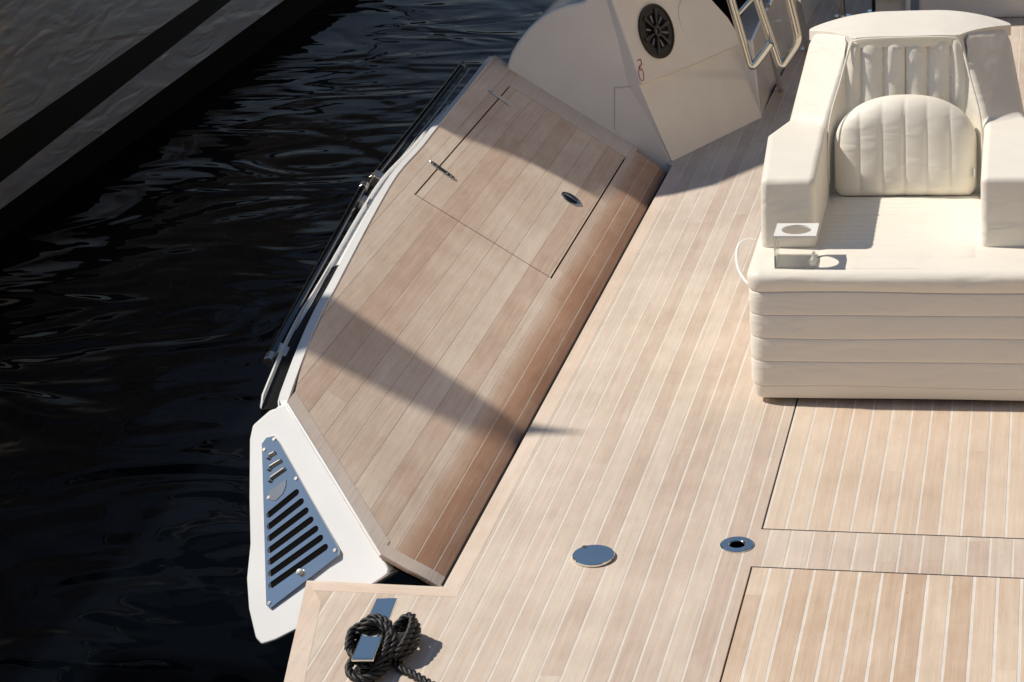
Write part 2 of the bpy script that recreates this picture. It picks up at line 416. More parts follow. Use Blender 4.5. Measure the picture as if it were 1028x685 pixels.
# outer strip up to the hatch line, then pieces around the hatch
patch('teak_panel', xo, HX0-gg, lambda x: ymin(x), ymax, M_wing, nx=14, ny=10)
patch('teak_panel', HX0-gg+.0003, HX1+gg-.0003, ymin, K(HY0-gg), M_wing)
patch('margin_board', HX0-gg+.0003, HX1+gg-.0003, K(HY1+gg), ymax, M_wingplain)
patch('teak_panel', HX1+gg, STR, ymin, ymax, M_wing)
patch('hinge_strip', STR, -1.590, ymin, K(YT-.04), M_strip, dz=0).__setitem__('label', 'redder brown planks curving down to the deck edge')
patch('gap_shade_strip', -1.6045, -1.590, lambda x: ymin(x)+.01, K(YT-.05), M_rubber, dz=.003, thick=.006, nx=3, ny=1)  # black strip painting the shade of the gap along the deck edge
lid = patch('hatch', HX0+gg*1.3, HX1-gg*1.3, K(HY0+gg*1.6), K(HY1-gg), M_wing, thick=.014)
lid['label'] = 'rectangular teak locker lid with two hinges and an oval latch'
patch('backing', xo+.03, -1.60, lambda x: ymin(x)+.02, K(YT-.02), M_dark, dz=-.014, thick=.02)
# margin boards of the wing
def wstrip(name, x0, x1, fa, fb, mat, dz=.0018, nx=8): return patch(name, x0, x1, fa, fb, mat, dz=dz, nx=nx, ny=1, thick=.006)
wstrip('margin_board', A_.x+.0, Hh.x, lambda x: ymin(x)-.002, lambda x: ymin(x)+.078, M_wingplain)
wstrip('margin_board', Hh.x, -1.60, lambda x: ymin(x)-.002, lambda x: ymin(x)+.055, M_strip_plain if 'M_strip_plain' in globals() else M_wingplain)

# hinges on the lid's outer seam and latch
def wing_frame(px, py):
    p = onprof(px, py); s = 1e-3
    tx = (W(p.x+s, p.y)-W(p.x-s, p.y)).normalized(); n = tx.cross(Vector((0, 1, 0)))
    if n.z < 0: n = -n
    return p, tx, Vector((0, 1, 0)), n
def hinge(px0, px1):
    a = onprof(*px0); c = onprof(*px1); p, tx, ty, n = wing_frame((px0[0]+px1[0])/2, (px0[1]+px1[1])/2)
    d = (c-a).normalized(); s = n.cross(d); Lh = (c-a).length/2; mid = (a+c)/2
    b = B(); pts = []
    for u, wv in ((-1, .35), (-.8, .9), (-.3, 1), (.3, 1), (.8, .9), (1, .35), (1, -.35), (.8, -.9), (.3, -1), (-.3, -1), (-.8, -.9), (-1, -.35)):
        pts.append(mid + d*u*Lh + s*wv*.0150 + n*.0015)
    prism(b, pts, n*.0035); h = build('hinge', b, M_steel, lid, world=False, bevel=.0012, seg=2); h.parent = wing; h.matrix_parent_inverse = Matrix.Translation(wing.location).inverted()
    for u in (-.72, -.42, .42, .72):
        b = B(); c0 = mid + d*u*Lh + n*.0045; tube(b, [c0, c0+n*.0012], .0035, 10)
        q = build('screw', b, M_satin, h)
hinge((431, 162.5), (456, 180.5)); hinge((490.5, 91), (513.5, 107))
p, tx, ty, n = wing_frame(573, 200)
def disc(name, c, ax, ay, n, ra, rb, h, mat, parent, z0=0, k=32, bev=0, world=True):
    b = B(); pts = [c + ax*ra*math.cos(2*math.pi*i/k) + ay*rb*math.sin(2*math.pi*i/k) + n*z0 for i in range(k)]
    prism(b, pts, n*h); return build(name, b, mat, parent, world=world, bevel=bev, seg=2)
def sub_of(o, root): return o
lt = disc('latch', p, tx, ty, n, .045, .045, .003, M_steel, wing, bev=.001, z0=.0005)
b = B()
for r0, r1, z_ in ((.036, .030, .0045),):
    pass
o = disc('latch_recess', p, tx, ty, n, .033, .033, .0012, M_blackgel, lt, z0=.0036); sub_of(o, wing)
b = B(); prism(b, [p+tx*x_+ty*y_+n*.005 for x_, y_ in ((-.031,-.008),(.031,-.008),(.031,.008),(-.031,.008))], n*.004)
o = build('latch_handle', b, M_steel, lt, bevel=.0015); sub_of(o, wing)

dwn = Vector((-.68, -.68, -1)); NE = (Hh-A_).cross(dwn).normalized()
if NE.y > 0: NE = -NE
EP = lambda x, y, off=0: onpl(x, y, A_, NE) + NE*off

# white rim outside the teak, with the black recess and thin outer lip
def ribbon(name, secs, mat, parent=wing, **k):
    """secs: list of cross sections (list of points), lofted"""
    b = B(); V = [[b.verts.new(q) for q in s] for s in secs]
    for A, C in zip(V, V[1:]):
        for i in range(len(A)-1): b.faces.new((A[i], A[i+1], C[i+1], C[i]))
    b.faces.new(V[0]); b.faces.new(V[-1][::-1]) 
    return build(name, b, mat, parent, world=True, **k)
def closed_sec(p, prs): return [p + Vector((dx, 0, dz)) for dx, dz in prs] + [p + Vector((prs[0][0], 0, prs[0][1]))]
rim = []; slot = []; lip = []
base = OUTw
n_ = len(base)
def closed_sec(p, prs):
    out = []
    for dx, dz in prs + [prs[0]]:
        q = p + Vector((dx, 0, dz)); yp = A_.y - ((q.x-A_.x)*NE.x + (q.z-A_.z)*NE.z)/NE.y; q.y = max(q.y, yp+.003); out.append(q)
    return out
for i, p in enumerate(base):
    f = i/(n_-1)
    wd = .030 - .008*f
    rim.append(closed_sec(p, [(.001, .002), (-wd, .0006), (-wd-.004, -.004), (-wd-.004, -.10), (.001, -.10)]))
    sw = .060*(1-f*.75)
    slot.append(closed_sec(p, [(-wd-.0035, -.020), (-wd-sw, -.032), (-wd-sw, -.10), (-wd-.0035, -.10)]))
    lip.append(closed_sec(p, [(-wd-sw+.001, -.012), (-wd-sw-.005, -.013), (-wd-sw-.006, -.026), (-wd-sw+.001, -.03)]))
ribbon('rim', rim, M_gelw, bevel=.003, seg=2)
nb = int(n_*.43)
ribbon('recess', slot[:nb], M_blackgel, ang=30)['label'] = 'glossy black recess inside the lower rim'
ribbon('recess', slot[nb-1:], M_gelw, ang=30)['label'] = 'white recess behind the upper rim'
ribbon('lip', lip[:int(n_*.92)], M_gelw, bevel=.003, seg=2)

# diagonal aft end panel carrying the steel vent
outl = [(287,403),(270,411),(253,426),(250,440),(249.5,500),(250.5,545),(247,580),(249,610),(256,640),(262,646.5),(276,642),(330,614),(386,583),(388,575),(383,559),(335,480)]
b = B(); pq = [EP(*q) - Vector((0, 0, .004)) for q in outl]
for q, (qx, qy) in zip(pq, outl):
    if qx > 375 and qy > 555: q.y = max(q.y, 4.866)
prism(b, pq, Vector((.0, .16, -.06)))
build('end_panel', b, M_gelw, wing, world=True, bevel=.013, seg=4)
# rounded cove edge beside teak
b = B(); tube(b, [EP(288.5, 406, .0), EP(335, 481, .0), EP(382, 558, .0)], .005, 8); build('edge_trim', b, M_gelw, wing, world=True)
# vent plate with real slots
slots = []
for k in range(7):
    t_ = k/6
    lx, ly = 270.5 + 2.2*t_, 515 + 76*t_*1.0
    lx, ly = 271 + 2.0*t_, 517 + 71*t_
    rx, ry = 298 + 29*t_, 495 + 55*t_
    slots.append(((lx, ly), (rx, ry)))
plate_px = [(263.5, 446), (268, 440), (276, 438), (280, 443), (341, 552), (340.5, 558), (272, 611), (268, 608)]
def plate():
    b = B()
    outer = [EP(*q, .0035) for q in plate_px]
    ov = [b.verts.new(q) for q in outer]
    edges = [b.edges.new((ov[i], ov[(i+1) % len(ov)])) for i in range(len(ov))]
    for (l, r) in slots:
        a, c = EP(*l, .0035), EP(*r, .0035); d = (c-a).normalized(); s = NE.cross(d); wv = .0105
        ring = []
        for j in range(7): th = math.pi/2 + math.pi*j/6; ring.append(a + d*math.cos(th)*wv + s*math.sin(th)*wv)
        for j in range(7): th = -math.pi/2 + math.pi*j/6; ring.append(c + d*math.cos(th)*wv + s*math.sin(th)*wv)
        rv = [b.verts.new(q) for q in ring]
        edges += [b.edges.new((rv[i], rv[(i+1) % len(rv)])) for i in range(len(rv))]
    bmesh.ops.triangle_fill(b, use_beauty=True, use_dissolve=False, edges=edges, normal=NE)
    return b
b = plate()
bmesh.ops.recalc_face_normals(b, faces=b.faces)
for f in b.faces:
    if f.normal.dot(NE) < 0: f.normal_flip()
vent = build('vent_plate', b, M_steel, wing, world=True, smooth=False, thick=.003, toff=-1, keep=True, label='triangular polished steel vent plate with seven long slots')
b = B(); prism(b, [EP(*q, .0012) for q in [(267,448),(276,444),(337,552),(273,604)]], -NE*.01)
o = build('slot_shadow', b, M_dark, vent, smooth=False); sub_of(o, wing); o.name = 'slot_backing'
for q in ((276, 441.5), (266, 452), (298, 481), (270.5, 500), (337, 553), (271, 606)):
    c0 = EP(*q, .0036); b = B(); tube(b, [c0, c0+NE*.0025], .0055, 12)
    o = build('screw', b, M_satin, vent); sub_of(o, wing)
# three small nozzles at top
for q, q2 in (((270, 459), (277, 455)), ((270.5, 470.5), (283, 463)), ((271.5, 482), (287, 471))):
    c0 = EP(*q, .0036); c1 = EP(*q2, .0036); b = B(); tube(b, [c0+NE*.003, c1+NE*.003], .0058, 10)
    o = build('pin', b, M_satin, vent); sub_of(o, wing)
    b = B(); tube(b, [c0, c0+NE*.009], .0085, 12); o = build('pin_head', b, M_steel, vent); sub_of(o, wing)
# blank half-moon plate
b = B(); prism(b, [EP(*q, .0038) for q in ((271,494),(288,482),(288,488),(285,496),(278,503),(272,503))], NE*.0015)
o = build('cover_plate', b, plain('brushed_steel', (.30, .31, .32), .25, metal=1), vent, smooth=False); sub_of(o, wing)
c0 = EP(303, 575.5, .004); b = B(); bmesh.ops.create_uvsphere(b, u_segments=16, v_segments=10, radius=.010, matrix=Matrix.Translation(c0+NE*.006))
o = build('knob', b, M_white, vent); sub_of(o, wing)

# two steel rails outside the rim
def rail(pa, zlo, zhi, blocks, label):
    pts = [onz(*q, zlo + (zhi-zlo)*i/(len(pa)-1)) for i, q in enumerate(pa)]
    r0 = build('grab_rail', tube(B(), smooth_path(pts, 6), .0155, 14), M_steel_dark, wing, world=True, label=label)
    pts2 = [q + Vector((.036, 0, -.006)) for q in smooth_path(pts, 6)]
    o = build('inner_rod', tube(B(), pts2, .006, 10), M_steel, r0); sub_of(o, wing)
    for e, s in ((pts[0], -1), (pts[-1], 1)):
        d = (pts[1]-pts[0]).normalized()*s if s < 0 else (pts[-1]-pts[-2]).normalized()
        d = (pts[0]-pts[1]).normalized() if s < 0 else d
        o = build('end_cap', tube(B(), [e, e+d*.045], .0185, 8), M_satin, r0, bevel=.003); sub_of(o, wing)
    for q, fz in blocks:
        c = onz(*q, zlo + (zhi-zlo)*fz); b = B(); box(b, -.024, -.026, -.03, .028, .034, .016)
        bmesh.ops.rotate(b, verts=b.verts, matrix=Matrix.Rotation(R(38), 3, 'Y') @ Matrix.Rotation(R(12), 3, 'Z'), cent=(0, 0, 0))
        bmesh.ops.translate(b, verts=b.verts, vec=c)
        o = build('bracket', b, M_satin, r0, bevel=.004); sub_of(o, wing)
M_steel_dark = plain('dark_polished_steel', (.10, .10, .105), .10, metal=1)  # rails are stainless; the dark colour stands in for reflected dark water
rail([(273, 357), (296, 313), (331, 250), (364, 190)], .335, .425, [((284, 356), .0), ((368, 206), .9)], 'lower of the two dark polished rails')
rail([(377, 177), (400, 148), (432, 108), (463, 68)], .43, .455, [((380, 180), 0)], 'upper of the two dark polished rails')

# ------------------------------------------------------------------ white bulwark with speaker
a0 = Vector((-1.587, 8.75, 0)); b0 = Vector((-1.274, 9.435, 0)); c0 = onpl(612, 0, (0, 8.75, 0), (0, 1, 0))
NS = (b0-a0).cross(c0-a0).normalized()
if NS.x < 0: NS = -NS
bul = empty('side_bulwark', (-1.9, 9.2, 0), label='white moulded bulwark carrying a round black loudspeaker', cat='bulwark')
def FP(x, y, yy=8.75): return onpl(x, y, (0, yy, 0), (0, 1, 0))
face = [(-1.587, -.12), (-1.589, 0), (c0.x, c0.z), (c0.x-.03, .80), (-1.93, .735)]
arcpx = [(585, 2), (570, 5), (555, 10), (543, 17), (530, 29), (519, 43), (513, 53)]
face += [(FP(*q).x, FP(*q).z) for q in arcpx] + [(-2.34, .36), (-2.36, 0), (-2.36, -.12)]
b = B(); prism(b, [(x, 8.752, z) for x, z in face], (0, 2.4, 0))
build('end_face', b, M_gel, bul, world=True, bevel=.016, seg=4)
# faint joint lines on the end face
for q in (((617, 88), (617, 130)), ((617, 88), (640, 87))):
    p0, p1 = FP(*q[0], 8.7495), FP(*q[1], 8.7495); b = B(); tube(b, [p0, p1], .0012, 6)
    build('panel_joint', b, plain('joint_grey', (.45, .43, .40), .5) if 'joint_grey' not in bpy.data.materials else bpy.data.materials['joint_grey'], bul, world=True)
SP = lambda x, y, off=0: onpl(x, y, a0, NS) + NS*off
# lower side panel (slants inboard)
b = B(); lowpx = [SP(674, 163), SP(674, 163)+Vector((-.0, 0, 0))]
z1 = 1.0
def side_pt(base_, z): # on the side plane above base_
    dy = 0; x = base_.x - z*NS.z/NS.x
    return Vector((x, base_.y, z))
P0, P1 = a0 + Vector((0, .004, 0)), b0
lo = [P0+Vector((0, 0, -.1)), P1+Vector((.0, 0, -.1)), side_pt(P1, 0), side_pt(P1, .345), SP(700, 61), SP(641, 85), side_pt(P0, .02)]
b = B(); prism(b, [P0, P1, side_pt(P1, .36), side_pt(P1, .36)+Vector((-.0, 0, .0)) + Vector((0, 0, .001)), SP(641, 84)], -NS*.12)
bmesh.ops.remove_doubles(b, verts=b.verts, dist=.0005)
build('side_panel', b, M_gel, bul, world=True, bevel=.012, seg=4)
# upper pod with lip
podpx = [(641.5, 86), (660, 79), (690, 68), (715, 57), (740, 46), (739, 38), (735, 29), (728, 18), (719, 8), (709, -3), (690, -16), (660, -24), (607, -18), (611, -1), (625, 38)]
b = B(); prism(b, [SP(*q, .018) for q in podpx], -NS*.16)
build('speaker_pod', b, M_gel, bul, world=True, bevel=.010, seg=4)
# soft crease on the pod
b = B(); tube(b, smooth_path([SP(682, -2, .0175), SP(678, 10, .0175), SP(681, 27, .0175), SP(690, 44, .0175)], 6), [.004]*3 + [.0045]*12 + [.002]*4, 8)
build('crease', b, M_gel, bul, world=True)
# forward inner wall and dark niche
b = B(); prism(b, [(-1.274, 9.435, -.05), (-1.285, 9.957, -.05), (-1.245, 11.46, -.05), (-1.2, 13, -.05), (-1.6, 13, -.05), (-1.6, 9.435, -.05)], (-.0, 0, .42))
for v_ in b.verts:
    if v_.co.z > .2 and v_.co.x > -1.5: v_.co.x -= .03
build('inner_wall', b, M_gel, bul, world=True, bevel=.012)
b = B(); box(b, -2.0, 9.60, .30, -1.42, 12.5, 1.0); build('dark_locker', b, M_dark, bul, world=True, bevel=.02)
# red emblem: ring with stroke
def flat_tube(name, pts, r, mat, parent, closed=False):
    b = B(); tube(b, pts, r, 6, closed=closed); return build(name, b, mat, parent, world=True)
ec = 0; uu = (SP(640, 60, 0)-SP(644, 84, 0)).normalized(); vv = NS.cross(uu)
flat_tube('emblem', [SP(639.6, 71, .0195) + (uu*math.cos(a)*1.0 + vv*math.sin(a)*.55)*.030 - uu*.02 for a in [2*math.pi*i/24 for i in range(24)]], .0016, M_red, bul, True)
flat_tube('emblem', smooth_path([SP(639.6, 71, .0195) + uu*q[0] + vv*q[1] for q in ((.040, .010), (.044, -.012), (.022, -.012), (.012, .008), (-.004, -.002))], 5), .0024, M_red, bul)
# loudspeaker (part of the bulwark)
sc = SP(655, 32.5, .018); su = Vector((b0-a0)).normalized(); sv = NS.cross(su).normalized()
if sv.z < 0: sv = -sv
def ring(name, r0, r1, h0, h1, mat, parent, k=40):
    b = B(); prs = [(r0, h0), (r0, h1), (r1, h1), (r1, h0)]
    V = [[b.verts.new(sc + (su*math.cos(2*math.pi*i/k) + sv*math.sin(2*math.pi*i/k))*r + NS*h) for r, h in prs] for i in range(k)]
    for i in range(k):
        A, C = V[i], V[(i+1) % k]
        for j in range(4): b.faces.new((A[j], A[(j+1) % 4], C[(j+1) % 4], C[j]))
    return build(name, b, mat, parent, ang=35, world=(parent is bul))
spk = ring('loudspeaker', .113, .122, 0, .010, M_satin_dark if 'M_satin_dark' in globals() else plain('bronze_ring', (.05, .042, .035), .3, metal=.7), bul); sub_of(spk, bul)
o = ring('surround', .082, .114, -.0, .007, M_rubber, spk); sub_of(o, bul)
b = B(); V = []
for r, h in ((.084, .003), (.05, .0), (.022, -.0)):
    V.append([b.verts.new(sc + (su*math.cos(2*math.pi*i/32)+sv*math.sin(2*math.pi*i/32))*r + NS*(h+.001)) for i in range(32)])
for A, C in zip(V, V[1:]):
    for i in range(32): b.faces.new((A[i], A[(i+1) % 32], C[(i+1) % 32], C[i]))
o = build('cone', b, M_blackgel, spk); sub_of(o, bul)
o = ring('hub', .012, .026, 0, .014, plain('hub_grey', (.018, .017, .016), .25), spk); sub_of(o, bul)
for k in range(6):
    a = 2*math.pi*k/6 + .2; d = su*math.cos(a) + sv*math.sin(a); e = NS.cross(d)
    b = B(); prism(b, [sc + d*.024 + e*.004 + NS*.006, sc + d*.100 + e*.011 + NS*.006, sc + d*.100 - e*.011 + NS*.006, sc + d*.024 - e*.004 + NS*.006], NS*.006)
    o = build('spoke', b, bpy.data.materials['hub_grey'], spk, bevel=.002); sub_of(o, bul)
    a += math.pi/6; d = su*math.cos(a) + sv*math.sin(a)
    b = B(); tube(b, [sc + d*.040 + NS*.004, sc + d*.075 + NS*.006], [.003, .006], 8)
    o = build('vane', b, plain('vane_grey', (.22, .21, .20), .3) if 'vane_grey' not in bpy.data.materials else bpy.data.materials['vane_grey'], spk); sub_of(o, bul)

# ------------------------------------------------------------------ folded steel ladder beside the bulwark
lad = empty('folding_ladder', (-1.25, 9.4, 0), label='polished steel ladder of two bent tube loops folded against the bulwark', cat='ladder')
def YP(x, y, yy): return onpl(x, y, (0, yy, 0), (0, 1, 0))
def loop(pxs, yy, r=.0185):
    return build('ladder_loop', tube(B(), corner_path([YP(*q, yy) for q in pxs], .035, 6), r, 12), M_steel, lad, world=True)
l1 = loop([(722, -40), (738, 14), (754, 70), (774, 43)], 9.00)
l2 = loop([(747, -40), (765, 14), (784, 69), (802, 41), (798, 24), (782, -40)], 9.10)
for (q0, q1) in (((741, 14), (757, -4)), ((771, 6), (776, -4))):
    o = build('rung', tube(B(), [YP(*q0, 9.02), YP(*q1, 9.08)], .012, 10), M_steel, lad, world=True)
build('support_leg', tube(B(), [YP(771, 44, 9.05), onz(784, 90, .0)], .016, 12), M_steel, lad, world=True)
def post(name, pts, r, mat, label, cat, base=True):
    e = empty(name, (pts[-1][0], pts[-1][1], 0), label=label, cat=cat)
    build('tube', tube(B(), corner_path(pts, .05, 6), r, 12), mat, e, world=True)
    if base:
        c = Vector((pts[-1][0], pts[-1][1], .001)); k = 20
        b = B(); prism(b, [c + Vector((math.cos(6.283*i/k), math.sin(6.283*i/k), 0))*r*2.1 for i in range(k)], (0, 0, .006)); build('base_flange', b, M_steel, e, world=True)
    return e
q = onz(811, 50, .0)
post('handrail', [YP(792, -40, 9.9), YP(801, 5, 9.9), onz(811, 50, .0)+Vector((0, 0, .0))], .018, M_steel, 'slim steel rail running down between ladder and seat', 'rail')
q = onz(846, 17, 0)
post('stanchion', [(q.x-.06, q.y, .6), (q.x-.0, q.y, 0.0)], .022, M_steel, 'bronze toned steel post standing on shaded deck behind the seat', 'post')
q = onz(879, 12, 0)
post('table_leg', [(q.x+.01, q.y, .6), (q.x, q.y, 0.0)], .022, M_steel_dark, 'dark steel leg beside the white frame behind the seat', 'post')

# ------------------------------------------------------------------ console behind the seat
con = empty('console', (0, 11.2, 0), label='pale grey console block in shade behind the seat', cat='console')
b = B(); box(b, -.66, 11.28, .0, 1.5, 12.6, 1.0); build('body', b, M_gel, con, world=True, bevel=.02)
b = B(); f0 = (-.90, 11.27)
box(b, -.885, 11.20, 0, -.70, 11.25, .035); box(b, -.885, 11.20, .13, -.70, 11.25, .20); box(b, -.725, 11.20, .035, -.70, 11.25, .13)
build('step_frame', b, M_white, con, world=True, bevel=.006)
b = B(); box(b, -.885, 11.252, .0, -.70, 11.27, .2); build('step_back', b, M_gel, con, world=True)

# ------------------------------------------------------------------ seat
seat = empty('lounge_seat', (-.437, 6.18, 0), R(1.2), label='cream vinyl lounge seat with fluted back cushion and thick arms', cat='seat')
def S(name, b, **k):
    return build(name, b, k.pop('mat', M_vinyl), k.pop('parent', seat), **k)
# plinth
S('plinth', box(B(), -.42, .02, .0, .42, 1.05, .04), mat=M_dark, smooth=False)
# base: stacked rolls
def rrect(hx, y0, y1, r, k=5, o=0):
    pts = []
    for cx, cy, a0_ in ((hx-r, y1-r, 0), (-hx+r, y1-r, 90), (-hx+r, y0+r, 180), (hx-r, y0+r, 270)):
        for j in range(k+1):
            a = R(a0_ + 90*j/k); pts.append((cx + (r+o)*math.cos(a), cy + (r+o)*math.sin(a)))
    return pts
seams = [.022, .068, .153, .232, .310, .386, .452]
b = B(); rings = []
def add_ring(o, z):
    P = rrect(.458, -.042, 1.10, .045, 5, o)
    # densify straight runs for wrinkle noise
    out = []
    for i in range(len(P)):
        a, c = P[i], P[(i+1) % len(P)]; L_ = math.hypot(c[0]-a[0], c[1]-a[1]); n = max(1, int(L_/.05))
        for j in range(n): out.append((a[0]+(c[0]-a[0])*j/n, a[1]+(c[1]-a[1])*j/n))
    rings.append([b.verts.new((x, y, z + .003*math.sin(7*x+40*z)*math.sin(3*y+z*20))) for x, y in out])
def add_ring_n(o, z): add_ring(o, z)
for i, (z0_, z1_) in enumerate(zip(seams, seams[1:])):
    last = i == len(seams)-2
    K_ = 14
    for j in range(K_+ (0 if not last else 0)):
        t_ = .5-.5*math.cos(math.pi*j/K_)
        if last:
            # rounded top corner
            z = z0_ + (z1_-z0_)*t_; bul_ = (math.sin(math.pi*min(.5, t_*.9))**.5)*.010 if t_ < .55 else .010 - .022*((t_-.55)/.45)**2.8
        else:
            z = z0_ + (z1_-z0_)*t_; bul_ = (math.sin(math.pi*t_)**.22)*(.0042 if i else .003) + .002
        add_ring(-.006 + bul_ + (-.012 if i == 0 else 0)*(1-t_), z)
add_ring(-.040, .4535); 
for A, C in zip(rings, rings[1:]):
    for i in range(len(A)): b.faces.new((A[i], A[(i+1) % len(A)], C[(i+1) % len(A)], C[i]))
b.faces.new(rings[-1]); b.faces.new(rings[0][::-1])
S('base', b, ang=75)
# seat pad (fine transverse channels)
def pad(s, t_):
    u = -.262 + .524*s; v_ = .06 + .66*t_
    e = min(1, min(s, 1-s)*14, min(t_, 1-t_)*20)
    ch = abs(math.sin(math.pi*v_/.042))**.5
    deep = -.006*math.exp(-((v_-.50)/.006)**2)
    return (u, v_, .447 + .008*e**.5 + .0032*ch*e + deep*e)
b = B(); grid(b, pad, 24, 150); S('seat_pad', b, ang=80)
# side shells
def shell(s):
    F0, F1 = (.258, .19, .44), (.437, .19, .44)
    T0, T1 = (.255, .175, .69), (.428, .175, .69)
    A0, A1, A2 = (.262, .735, .70), (.455, .66, .695), (.397, .82, .70)
    S0, S1 = (.183, .862, .974), (.340, 1.125, .928)
    P0_, Q1 = (.255, .74, .44), (.455, .80, .44)
    Q2 = (.40, 1.16, .44); S2 = (.183, 1.16, .970); Q3 = (.183, 1.18, .44); P3 = (.183, .765, .44)
    b = B(); V = {}
    for nme, p_ in dict(F0=F0,F1=F1,T0=T0,T1=T1,A0=A0,A1=A1,A2=A2,S0=S0,S1=S1,P0=P0_,Q1=Q1,Q2=Q2,S2=S2,Q3=Q3,P3=P3).items(): V[nme] = b.verts.new((p_[0]*s, p_[1], p_[2]))
    for f in ('F0 F1 T1 T0', 'T0 T1 A1 A2 A0', 'A0 A2 S1 S0', 'F1 Q1 A1 T1', 'A1 Q1 Q2 A2', 'A2 Q2 S1', 'F0 T0 A0 P0', 'P0 A0 S0', 'P0 S0 P3', 'S0 S1 S2', 'S1 Q2 Q3 S2', 'S0 S2 Q3 P3', 'F0 P0 P3 Q3 Q2 Q1 F1'):
        b.faces.new([V[q] for q in f.split()])
    return b
S('side_bolster', shell(-1), bevel=.024, seg=5, ang=180)
S('side_bolster', shell(1), bevel=.024, seg=5, ang=180)
# top roll of the backrest: crescent
b = B()
fk = [(0, .834), (.10, .838), (.165, .848), (.182, .862), (.235, .957), (.29, 1.042), (.348, 1.128)]
def fy(x):
    x = abs(x)
    for (a, ya), (c_, yc) in zip(fk, fk[1:]):
        if a <= x <= c_: return ya + (yc-ya)*(x-a)/(c_-a)
    return fk[-1][1]
tz = lambda x: .980 - .046*(max(0, abs(x)-.09)/.255)**1.8
xs_ = sorted(set([q*s_ for q, _ in fk for s_ in (-1, 1)] + [i*.02 for i in range(-17, 18)] + [.31, -.31, .33, -.33, .342, -.342]))
tv = []
for x in xs_:
    f_, k_ = fy(x) + (.010 if abs(x) > .19 else 0), 1.140 + .058*max(0, 1-(x/.3485)**2)**.28
    tv.append([b.verts.new((x, f_, tz(x))), b.verts.new((x, k_, tz(x))), b.verts.new((x, k_, tz(x)-.026)), b.verts.new((x, f_, tz(x)-.038))])
for A, C in zip(tv, tv[1:]):
    for i in range(4): b.faces.new((A[i], A[(i+1) % 4], C[(i+1) % 4], C[i]))
b.faces.new(tv[0]); b.faces.new(tv[-1][::-1])
S('top_roll', b, bevel=.016, seg=4)
b = B(); prism(b, [(x, y, .30) for x, y in ((-.19, .90), (.19, .90), (.19, 1.17), (-.19, 1.17))], (0, 0, .64)); S('back_core', b)
# fluted inner back panel
def flute(u, w_=.0745): return abs(math.sin(math.pi*(u/w_ + .0)))**.42
def panel(s, t_):
    wv = .254*(1-t_) + .186*t_ + .020*math.sin(math.pi*t_)*t_
    u = (2*s-1)*wv
    z = .445 + .527*t_; v_ = .775 + .085*t_ + .012*math.sin(math.pi*t_)
    e = min(1, min(s, 1-s)*12)*min(1, (1-t_)*14+.15)
    o = .024*flute(u)*e**.6 + .004*math.sin(9*t_+u*31)*e
    return (u, v_ - o*.98, z + o*.16)
b = B(); grid(b, panel, 120, 30); S('fluted_panel', b, ang=80)
# back cushion
def cushion():
    b = B(); hw, zb, zt = .238, .452, .792
    def zr(u):
        a = min(1, abs(u)/hw)
        top = .628 + (zt-.628)*math.sqrt(max(0, 1-a**2.3)); 
        bot = zb + .030*(max(0, a-.88)/.12)**2
        return bot, top
    nu, nv = 120, 36
    def fr_(s, t_, sign):
        u = hw*math.sin((s-.5)*math.pi*.999) if True else 0
        z0_, z1_ = zr(u); z = z0_ + (z1_-z0_)*(.5-.5*math.cos(math.pi*t_))
        a = abs(u)/hw
        e = (max(0, 1-a**6))**.5 * max(0, 1-abs(2*((z-z0_)/(z1_-z0_+1e-9))-1)**5)**.5
        lean = .675 + .15*(z-zb)
        th = .052*e
        if sign < 0: v_ = lean - th - .008*flute(u)*e - .006*math.sin(u*13+z*11)*e
        else: v_ = lean + th*.6
        return (u, v_+.05, z)
    grid(b, lambda s, t_: fr_(s, t_, -1), nu, nv); grid(b, lambda s, t_: fr_(s, t_, 1), nu, nv)
    bmesh.ops.remove_doubles(b, verts=b.verts, dist=.0006)
    return b
S('back_cushion', cushion(), ang=85)
b = B(); box(b, .229, .69, .525, .233, .703, .555); S('care_tag', b, mat=M_white)
# piping
pp = [(-.256, .715, .50), (-.252, .728, .70), (-.215, .79, .84), (-.184, .842, .945), (-.16, .834, .968), (-.08, .829, .974), (0, .827, .975), (.08, .829, .974), (.16, .834, .968), (.184, .842, .945), (.215, .79, .84), (.252, .728, .70), (.256, .715, .50)]
b = B(); tube(b, smooth_path(pp, 6), .0038, 8); S('piping', b)

# ------------------------------------------------------------------ cup holder and rope loop
ch = empty('cup_holder', (-.745, 6.23, .456), R(1.2), label='clear acrylic cup holder bracket with round hole on the seat front corner', cat='cup holder')
b = B(); x0, x1, y0, y1 = -.066, .066, -.062, .060; k = 36
ov = [b.verts.new(p_) for p_ in ((x0,y0,.106),(x1,y0,.106),(x1,y1,.106),(x0,y1,.106))]
rv = [b.verts.new((.0+.047*math.cos(2*math.pi*i/k), .0+.045*math.sin(2*math.pi*i/k), .106)) for i in range(k)]
ed = [b.edges.new((ov[i], ov[(i+1) % 4])) for i in range(4)] + [b.edges.new((rv[i], rv[(i+1) % k])) for i in range(k)]
bmesh.ops.triangle_fill(b, use_beauty=True, use_dissolve=False, edges=ed, normal=(0, 0, 1))
for f in b.faces:
    if f.normal.z < 0: f.normal_flip()
build('top_plate', b, M_white, ch, smooth=False, thick=.006, toff=-1, keep=True)
b = B(); box(b, x0, y0, .004, x0+.005, y1, .1005); build('side_wall', b, M_acr, ch, smooth=False)
b = B(); box(b, x0, y0, -.002, x1-.006, y1, .004); build('bottom_plate', b, M_acr, ch, smooth=False)
b = B(); box(b, x1-.022, y0+.006, .0045, x1-.012, y1-.02, .018); build('clip', b, M_acr, ch, smooth=False, bevel=.001)
def sz(x, y, z, Y): return onpl(x, y, (0, Y, 0), (0, 1, 0))
